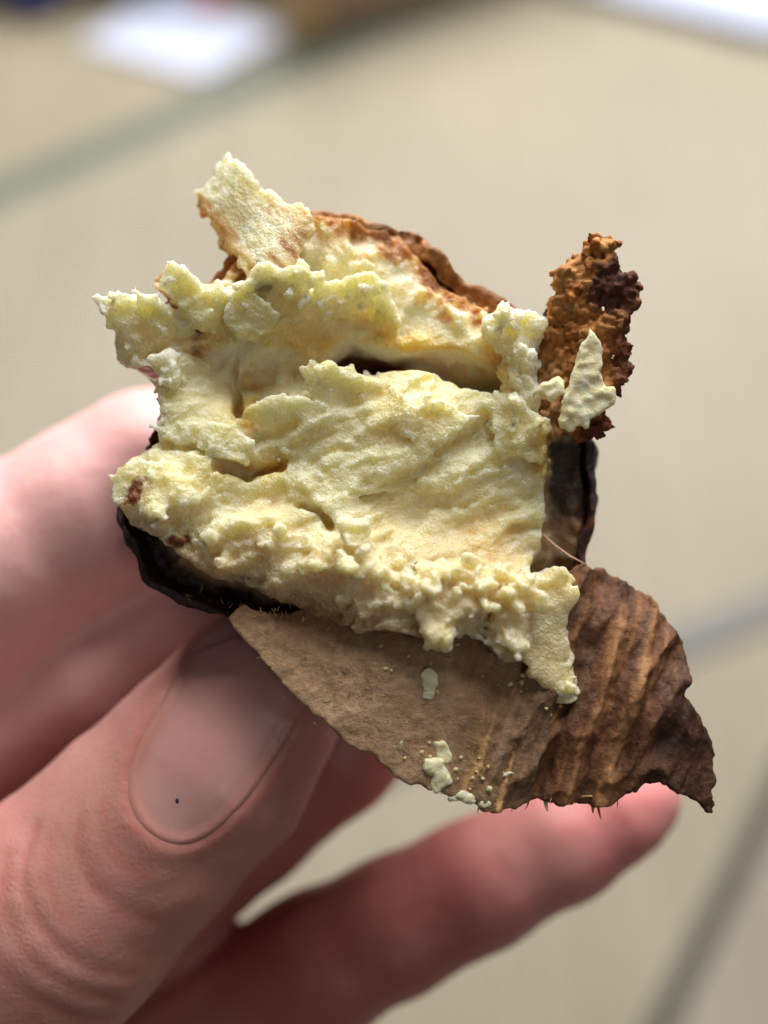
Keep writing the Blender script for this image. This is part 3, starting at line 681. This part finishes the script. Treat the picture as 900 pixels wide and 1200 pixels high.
sheet_sdf('peel_strip', STRIP, strip_surf, 18, 2.5, strip_col, M_FLESH, warp=(4, 3.0), rough=(1.0, 0.6), disp=lambda V: fbm(np.stack([(V[:, 0] * .8 - V[:, 1] * .6) / 7, (V[:, 0] * .6 + V[:, 1] * .8) / 30, V[:, 2] / 12], 1), 3) * 1.3, pad=40, seed=40)

# corky torn tip of peel on the right
TIP = [(683, 275), (698, 288), (716, 290), (715, 316), (742, 342), (738, 374), (730, 420), (724, 470), (706, 482), (708, 502), (722, 512), (692, 518), (664, 506), (646, 520), (640, 560), (630, 590), (622, 560), (628, 490), (630, 420), (645, 390), (651, 350), (654, 314), (668, 300)]
f_tip = tps([(690, 280, 4), (660, 320, 6), (700, 320, 20), (735, 350, 10), (660, 400, -8), (690, 400, 12), (730, 420, 0), (640, 440, -24), (690, 470, 6), (700, 510, 0), (640, 520, -30), (630, 590, -36)])
def tip_extra(g, f, sf):
    r = np.random.default_rng(5)
    for _ in range(220):
        x, y = r.uniform(640, 742), r.uniform(275, 516); i = int((x - g.lo[0]) / g.h); j = int((y - g.lo[1]) / g.h)
        if not (0 <= i < g.n[0] and 0 <= j < g.n[1]): continue
        k = np.nonzero(f[i, j] < 0)[0]
        if len(k) == 0: continue
        z = g.w[k[-1]]; q = 2.0 + 3.5 * r.random() ** 2
        sl, bu, bv, bw, ok = g.block((x - 3 * q, y - 3 * q, z - 3 * q), (x + 3 * q, y + 3 * q, z + 3 * q))
        e = r.uniform(0.7, 1.4)
        d = np.sqrt(((bu - x) * e) ** 2 + ((bv - y) / e) ** 2 + (bw - z) ** 2) - q
        f[sl] = smin(f[sl], d.astype(np.float32), 2.0)
    return f
def tip_col(V, side):
    u, v, w = V.T; n1 = fbm(V / 24, 4); n2 = fbm(V / 8, 3)
    C = lin(184, 120, 58)[None] * (1 + 0.15 * n2)[:, None]
    k = (sstep(0, 0.6, n1) * 0.6)[:, None]; C = C * (1 - k) + lin(212, 158, 90) * k
    k = sstep(1.15, 0.7, np.hypot((u - 712 + 0.3 * (v - 345)) / 32, (v - 338) / 34) + n2 * 0.35)[:, None]; C = C * (1 - k) + lin(98, 58, 44) * k
    k = (sstep(694, 724, u + 10 * n2 - 0.05 * (v - 400)) * sstep(370, 400, v) * 0.85)[:, None]; C = C * (1 - k) + lin(136, 78, 36) * k
    k = (sstep(478, 500, v + 6 * n2) * sstep(660, 690, u))[:, None]; C = C * (1 - k) + lin(104, 50, 30) * k
    k = (sstep(672, 646, u + 6 * n2) * sstep(400, 450, v) * 0.85)[:, None]; C = C * (1 - k) + lin(206, 164, 112) * k
    k = (sstep(712, 734, u + 8 * n2) * 0.8)[:, None]; C = C * (1 - k) + lin(92, 44, 34) * k
    k = sstep(-5, -9, side)[:, None]; C = C * (1 - k) + lin(70, 34, 24) * k
    return C
sheet_sdf('peel_tip', TIP, lambda u, v: f_tip(u, v), 15, 2.4, tip_col, M_FELT, warp=(5, 4.0), rough=(2.6, 2.6), disp=lambda V: fbm(V / 6, 4, 0.65) * 2.6 - np.abs(perlin(V / 14)) * 5.0 + 1.0, pad=34, extra=tip_extra, seed=50)

# loose bits of flesh stuck to the peel
def bit(outline, depth, slope, thick, seed, name='crumb'):
    c = np.mean(outline, 0)
    def cl(V, side):
        n = fbm(V / 9 + seed, 3); k = sstep(-0.3, 0.6, n)[:, None]
        return lin(245, 234, 184) * (1 - k) + lin(248, 241, 208) * k
    return sheet_sdf(name, outline, lambda u, v: depth + slope[0] * (u - c[0]) - slope[1] * (v - c[1]) + 0 * u * v, thick, 2.2, cl, M_CRUMB, warp=(3, 2.0), rough=(0.7, 0.8), disp=lambda V: fbm(V / 7 + seed, 3) * 1.1, pad=22, seed=60 + seed)
bit([(684, 390), (692, 398), (694, 430), (700, 450), (714, 456), (712, 474), (698, 494), (680, 506), (658, 502), (654, 478), (660, 448), (672, 412)], 24, (-0.05, 0.05), 16, 1)
bit([(634, 462), (646, 450), (656, 442), (660, 460), (648, 468)], 16, (0.1, 0), 9, 2)
for k, (x, y, r, e) in enumerate([(497, 800, 13, 0.9), (518, 872, 12, 0.9), (508, 897, 17, 0.75), (540, 918, 12, 1.2), (655, 808, 10, 1.2), (560, 936, 9, 1.1), (536, 930, 6, 1), (470, 862, 6, 1), (590, 905, 7, 1.6), (642, 770, 7, 1)]):
    a = np.linspace(0, 2 * math.pi, 9)[:-1]; rr = r * RNG.uniform(0.75, 1.2, 8)
    o = np.c_[x + rr * np.cos(a) * e, y + rr * np.sin(a) / e]
    dep = float(flap_surf(np.array([x]), np.array([y]))[0])
    bit([tuple(q) for q in o], dep + 1.5, (0, 0), max(9, min(12, r)), 5 + k)
def pebble(x, y, wz, r):
    a = RNG.normal(0, 1, (30, 3)); nu, nv = 7, 5; V = []; Q = []
    st = np.array([RNG.uniform(0.8, 1.4), RNG.uniform(0.7, 1.2), RNG.uniform(0.5, 0.8)])
    for j in range(nv):
        for i in range(nu):
            th, ph = 2 * math.pi * i / nu, math.pi * (j + 0.15) / (nv - 0.7)
            V.append(np.array([x, y, wz]) + st * r * RNG.uniform(0.8, 1.15) * np.array([math.sin(ph) * math.cos(th), math.sin(ph) * math.sin(th), math.cos(ph)]))
    for j in range(nv - 1):
        for i in range(nu): Q.append((j * nu + i, j * nu + (i + 1) % nu, (j + 1) * nu + (i + 1) % nu, (j + 1) * nu + i))
    k = RNG.random(); to_obj('crumb', np.array(V), np.array(Q), np.tile(lin(240, 226, 170) * (1 - k) + lin(214, 178, 122) * k, (len(V), 1)), M_CRUMB, potato)
for cx, cy, sp, n in ((510, 885, 20, 14), (600, 790, 24, 10), (480, 780, 40, 12), (560, 900, 26, 12), (420, 770, 40, 8), (640, 820, 20, 8)):
    for _ in range(n):
        x, y = cx + RNG.normal(0, sp), cy + RNG.normal(0, sp * 0.6)
        if poly_sd(FLAP, np.array([x]), np.array([y]))[0] < -8: pebble(x, y, float(flap_surf(np.array([x]), np.array([y]))[0]) + 5.0, 1.2 + 2.6 * RNG.random() ** 2)
print('peels', time.time() - T0)

# torn fibres along the peel edges: too many to count, one part
def tubes(name, paths, radii, colors, material, parent, sides=5):
    V = []; Q = []; C = []
    for P, r, c in zip(paths, radii, colors):
        P = np.array(P, float); n = len(P); T = np.gradient(P, axis=0); T /= np.linalg.norm(T, axis=1)[:, None]
        a = np.cross(T, [0.31, 0.2, 0.93]); a /= np.linalg.norm(a, axis=1)[:, None]; b = np.cross(T, a); o = len(V)
        for i in range(n):
            q = r * (1 - 0.75 * (i / (n - 1)) ** 2)
            for s in range(sides):
                t = 2 * math.pi * s / sides; V.append(P[i] + q * (math.cos(t) * a[i] + math.sin(t) * b[i])); C.append(c)
        for i in range(n - 1):
            for s in range(sides): Q.append((o + i * sides + s, o + i * sides + (s + 1) % sides, o + (i + 1) * sides + (s + 1) % sides, o + (i + 1) * sides + s))
    return to_obj(name, np.array(V), np.array(Q), np.array(C), material, parent)
paths, rad, cols = [], [], []
def fibre(x, y, wz, dx, dy, ln, r, c):
    d = np.array([dx, dy, RNG.normal(0, 0.35)]); d /= np.linalg.norm(d); cu = RNG.normal(0, 0.9, 3); p = np.array([x, y, wz]); P = []
    for i in range(5): P.append(p.copy()); p = p + d * ln / 4; d = d + cu * 0.25; d /= np.linalg.norm(d)
    paths.append(P); rad.append(r); cols.append(c)
def along(pts, n, dirn, ln, depth, c0, c1, r=(0.5, 1.0), jit=3, spread=0.5):
    p = np.array(pts, float); seg = np.linalg.norm(np.diff(p, axis=0), axis=1); cum = np.r_[0, seg.cumsum()]
    for _ in range(n):
        s = RNG.random() * cum[-1]; i = min(np.searchsorted(cum, s, 'right') - 1, len(seg) - 1)
        x, y = p[i] + (p[i + 1] - p[i]) * (s - cum[i]) / seg[i] + RNG.normal(0, jit, 2)
        k = RNG.random()
        fibre(x, y, depth(x, y), dirn[0] + RNG.normal(0, spread), dirn[1] + RNG.normal(0, spread), RNG.uniform(*ln), RNG.uniform(*r), c0 * (1 - k) + c1 * k)
fs = lambda x, y: float(flap_surf(np.array([x]), np.array([y]))[0])
along([(285, 742), (326, 790), (384, 846), (450, 886), (520, 918)], 90, (-0.5, 0.8), (2, 5), fs, lin(190, 160, 120), lin(150, 116, 80), (0.3, 0.55))
along([(560, 930), (640, 926), (716, 926)], 26, (0.0, 1), (6, 18), fs, lin(206, 160, 100), lin(130, 84, 48), (0.5, 1.3), 3, 0.6)
along([(692, 922), (696, 928)], 3, (0.05, 1), (18, 30), fs, lin(214, 160, 96), lin(196, 140, 80), (2.2, 3.6), 2, 0.15)
along([(636, 922), (638, 928)], 2, (0.02, 1), (18, 26), fs, lin(224, 200, 160), lin(206, 170, 120), (2.4, 3.6), 2, 0.12)
along([(300, 714), (420, 730), (500, 738)], 60, (0.1, 0.8), (4, 12), lambda x, y: 12 + RNG.uniform(-4, 6), lin(214, 180, 130), lin(170, 120, 70), (0.35, 0.8), 5, 0.9)
along([(200, 690), (300, 712)], 9, (-0.4, 0.5), (5, 16), lambda x, y: 2.0, lin(150, 110, 66), lin(96, 60, 30), (0.35, 0.8), 3, 0.9)
along([(370, 770), (500, 850)], 160, (0.4, 0.9), (4, 10), lambda x, y: fs(x, y) + 4.6, lin(176, 146, 110), lin(140, 106, 72), (0.25, 0.45), 22, 0.9)
along([(226, 220), (264, 182), (300, 224), (360, 250)], 30, (-0.1, -0.8), (3, 8), lambda x, y: float(strip_surf(x, y)), lin(236, 214, 150), lin(200, 150, 90), (0.5, 1.1), 4, 0.7)
paths.append([(640, 628, -20), (652, 640, -8), (668, 652, -2), (684, 660, -6), (692, 664, -14)]); rad.append(1.8); cols.append(lin(200, 160, 140))
fb = tubes('torn_fibres', paths, rad, cols, M_FELT, potato); fb['kind'] = 'stuff'

# ------------------------------------------------------------------ the hand
gH = Grid((-900, 360, -680), (970, 2000, 90), 6.5)
f = np.full(gH.n, 300.0, np.float32)
FL = {}
def cone(a, b, ra, rb, k, flat=(1, 1, 1)):
    """round cone from a to b joined smoothly; flat squashes it across one axis (unit vector, factor)"""
    a = np.array(a, float); b = np.array(b, float); m = max(ra, rb) + k + 60
    sl, bu, bv, bw, ok = gH.block(np.minimum(a, b) - m, np.maximum(a, b) + m)
    if not ok: return
    e = b - a; L2 = e @ e
    pu, pv, pw = bu - a[0], bv - a[1], (bw - a[2])
    t = np.clip((pu * e[0] + pv * e[1] + pw * e[2]) / L2, 0, 1)
    d = np.sqrt((pu - t * e[0]) ** 2 + (pv - t * e[1]) ** 2 + ((pw - t * e[2]) / flat[2]) ** 2) - (ra + (rb - ra) * t)
    f[sl] = smin(f[sl], d.astype(np.float32), k)
def chain(pts, k=26, flat=(1, 1, 1)):
    for p, q in zip(pts[:-1], pts[1:]): cone(p[:3], q[:3], p[3], q[3], k, flat)
TH = [(*S(-330, 1500, -270), 190), (*S(-140, 1290, -150), 172), (*S(0, 1140, -118), 152), (*S(70, 1068, -108), 151), (*S(160, 980, -116), 136), (*S(245, 895, -126), 131), (*S(300, 820, -136), 112), (*S(326, 780, -146), 92)]
IX = [(*S(-420, 1020, -530), 181), (*S(-40, 712, -305), 149), (*S(10, 664, -290), 145), (*S(110, 606, -296), 134), (*S(180, 560, -315), 128), (*S(262, 530, -368), 114), (*S(330, 515, -430), 96)]
MD = [(*S(-330, 1130, -520), 170), (*S(10, 850, -370), 132), (*S(120, 790, -350), 124), (*S(210, 742, -360), 117), (*S(330, 700, -420), 101), (*S(400, 680, -460), 87)]
RG = [(*S(-180, 1230, -530), 158), (*S(170, 1040, -420), 129), (*S(280, 955, -400), 116), (*S(385, 872, -400), 110), (*S(480, 790, -430), 98), (*S(540, 740, -460), 82)]
PK = [(*S(-20, 1370, -510), 153), (*S(250, 1210, -410), 124), (*S(372, 1132, -375), 110), (*S(460, 1085, -368), 100), (*S(560, 1036, -362), 95), (*S(660, 984, -356), 88), (*S(722, 950, -352), 73), (*S(745, 939, -356), 60), (*S(758, 934, -358), 46)]
for c in (IX, MD, RG, PK): chain(c, 22)
for a, b in ((IX, MD), (MD, RG), (RG, PK)): cone(a[0][:3], b[0][:3], a[0][3], b[0][3], 60)
WR = S(-560, 1560, -430)
for c in (IX, MD, RG, PK): cone(c[0][:3], WR, c[0][3], 240, 70)
cone(TH[0][:3], WR, 190, 240, 80); cone(TH[1][:3], IX[0][:3], 140, 120, 90)
cone(TH[1][:3], PK[0][:3], 130, 120, 80)
chain(TH, 30, (1, 1, 0.86))
cone(WR, S(-760, 1800, -440), 235, 250, 60)
# creases on the thumb knuckle and finger joints, the groove round the nail
def closed(pts, m=6):
    p = np.array(pts, float); o = []
    for i in range(len(p)):
        a, b, c, d = p[i - 1], p[i], p[(i + 1) % len(p)], p[(i + 2) % len(p)]
        for k in range(m):
            t = k / m; o.append(tuple(0.5 * (2 * b + (c - a) * t + (2 * a - 5 * b + 4 * c - d) * t * t + (3 * b - a - 3 * c + d) * t ** 3)))
    return o
NAIL = [S(x, y, -15)[:2] for x, y in [(238, 722), (208, 772), (184, 826), (160, 880), (152, 912), (160, 946), (184, 974), (216, 986), (250, 974), (284, 942), (316, 900), (340, 862), (356, 826), (372, 780), (330, 730), (280, 700)]]
NAIL = closed(NAIL)
sl, bu, bv, bw, ok = gH.block((-300, 640, -110), (520, 1420, 90))
def sd_block(fn): return Field2((-320, 620), (540, 1440), fn, 4.0)(np.broadcast_to(bu, f[sl].shape), np.broadcast_to(bv, f[sl].shape))
nd = sd_block(lambda x, y: poly_sd(NAIL, x, y))
fr = sstep(-100, -50, bw)
f[sl] += fr * (5.0 * sstep(3, -14, nd) - 4.5 * np.exp(-((nd - 11) / 11.0) ** 2))
CREASE = [([(36, 975), (27, 1020), (42, 1062), (76, 1102), (112, 1132), (150, 1154)], 9, 6), ([(6, 1006), (8, 1050), (30, 1096), (66, 1134), (104, 1164), (134, 1182)], 8, 6), ([(92, 966), (92, 1000), (112, 1038), (146, 1068), (178, 1086)], 6, 5.5),
          ([(-30, 1070), (-6, 1110), (36, 1152), (84, 1188), (120, 1206)], 6, 6), ([(58, 985), (56, 1025), (78, 1066), (118, 1100)], 3, 4.5), ([(120, 945), (124, 978), (146, 1010), (170, 1028)], 2.5, 5)]
nz = gH.noise(40, 91)[sl]; nz2 = np.clip(gH.noise(60, 92)[sl], -1, 1)
for pts, dep, wid in CREASE:
    ps = [S(x, y, 0)[:2] for x, y in pts]; d = sd_block(lambda x, y: line_d(ps, x, y))
    f[sl] += fr * dep * 0.65 * np.exp(-(np.abs(d) / wid) ** 2) * (0.6 + 0.4 * nz2)
V, Q = nets(f, gH); V = smooth(V, Q, 2, 0.5); N = normals(V, Q)
V = V + N * (fbm(V / 110, 3) * 2.5)[:, None]
u_, v_, w_ = V.T
n1 = fbm(V / 120, 4); n2 = fbm(V / 30, 3)
C = lin(212, 158, 150)[None] * (1 + 0.05 * n2)[:, None]
k = sstep(-0.4, 0.7, n1)[:, None] * 0.55; C = C * (1 - k) + lin(212, 134, 132) * k
def near(p, r):
    p = np.array(p); return np.exp(-(((V - p) ** 2).sum(1)) / (r * r))
for c in (IX, MD, RG, PK):                     # flushed fingertips and joints
    k = np.clip(sum(near(q[:3], 150) for q in c[-2:]), 0, 1)[:, None] * 0.55; C = C * (1 - k) + lin(220, 128, 130) * k
k = np.clip(near(PK[3][:3], 220) + near(PK[2][:3], 220) + near(RG[3][:3], 200), 0, 1)[:, None] * 0.75; C = C * (1 - k) + lin(176, 94, 90) * k  # little and ring fingers darkened in colour for shade below the potato
k = np.clip(near(TH[3][:3], 210) + near(TH[5][:3], 200) + near(TH[1][:3], 220), 0, 1)[:, None] * 0.7; C = C * (1 - k) + lin(162, 112, 98) * k  # thumb coloured darker, standing in for the shade cast on it
k = np.clip(sum(near(q[:3], 190) for q in IX[1:5]), 0, 1)[:, None] * 0.75; C = C * (1 - k) + lin(236, 186, 184) * k  # index finger coloured paler, standing in for light falling on it
F_N = Field2((-320, 620), (540, 1440), lambda x, y: poly_sd(NAIL, x, y), 4.0)
ndv = F_N(u_, v_); k = (np.exp(-((ndv - 4) / 10) ** 2) * sstep(-120, -60, w_) * 0.5)[:, None]; C = C * (1 - k) + lin(196, 112, 98) * k
Fc = [Field2((-320, 620), (540, 1440), (lambda ps: lambda x, y: line_d(ps, x, y))([S(x, y, 0)[:2] for x, y in pts]), 4.0) for pts, _, _ in CREASE]
cr = np.min([F(u_, v_) for F in Fc], 0); k = (np.exp(-(cr / 7) ** 2) * sstep(-120, -60, w_) * (u_ > -200) * 0.4)[:, None]; C = C * (1 - k) + lin(176, 100, 84) * k
hand = to_obj('hand', V, Q, C, M_SKIN, None); hand.matrix_world = OBJ_M
thing(hand, 'bare hand holding the sweet potato from below, thumb in front', 'hand')
# thumbnail plate, lying in the groove
f0 = f[sl].copy()
gN = Grid((130, 690, -110), (400, 1000, 60), 3.0)
i = [(a - gH.lo[k]) / gH.h for k, a in enumerate((gN.u, gN.v, gN.w))]
def lerp_axis(A, t, ax):
    j = np.clip(np.floor(t).astype(int), 0, A.shape[ax] - 2); fr_ = (t - j).astype(np.float32); sh = [1, 1, 1]; sh[ax] = -1
    return np.take(A, j, ax) * (1 - fr_.reshape(sh)) + np.take(A, j + 1, ax) * fr_.reshape(sh)
fn = f
for ax in range(3): fn = lerp_axis(fn, i[ax], ax)
ndn = Field2((90, 650), (440, 1040), lambda x, y: poly_sd(NAIL, x, y), 3.0)(np.broadcast_to(gN.U, fn.shape), np.broadcast_to(gN.V, fn.shape))
fnail = smax(np.abs(fn - 1.0 + 9.0 * sstep(-6, 7, ndn)) - 4.0, ndn - 12.0, 2.5); fnail = smax(fnail, -75 - gN.W, 4.0)
V, Q = nets(fnail, gN); V = smooth(V, Q, 3, 0.5)
n1 = fbm(V / 60, 3); u_, v_, w_ = V.T
rd = perlin(np.stack([(u_ * 0.83 + v_ * 0.56) / 7, (v_ * 0.83 - u_ * 0.56) / 200, 0 * u_], 1))
C = lin(200, 146, 140)[None] * (1 + 0.04 * n1 + 0.015 * rd)[:, None]
ax_ = ((u_ - 330) * -0.56 + (v_ - 780) * 0.83)
k = sstep(150, 215, ax_)[:, None] * 0.35; C = C * (1 - k) + lin(208, 168, 160) * k
kd = 4 + Field2((90, 650), (440, 1040), lambda x, y: poly_sd(NAIL, x, y), 3.0)(u_, v_); k = (sstep(-22, 0, kd) * 0.8)[:, None]; C = C * (1 - k) + lin(188, 126, 114) * k
nail = to_obj('fingernail', V, Q, C, M_NAIL, hand)
# small dark fleck on the nail
sp = Vector((*S(210, 938, -14)[:2], 0)); j = np.argmin((V[:, 0] - sp[0]) ** 2 + (V[:, 1] - sp[1]) ** 2 - 5 * V[:, 2])
c = V[j]; a = np.linspace(0, 2 * math.pi, 9)[:-1]
vs = [c + np.array([0, 0, 1.6])] + [c + np.array([3.2 * math.cos(t), 5.2 * math.sin(t), -0.8]) for t in a]
qs = [(0, 1 + k, 1 + (k + 1) % 8) for k in range(8)]
fl = to_obj('fleck', np.array(vs), np.array(qs), np.tile(lin(50, 42, 46), (9, 1)), M_NAIL, nail)
print('done', time.time() - T0)
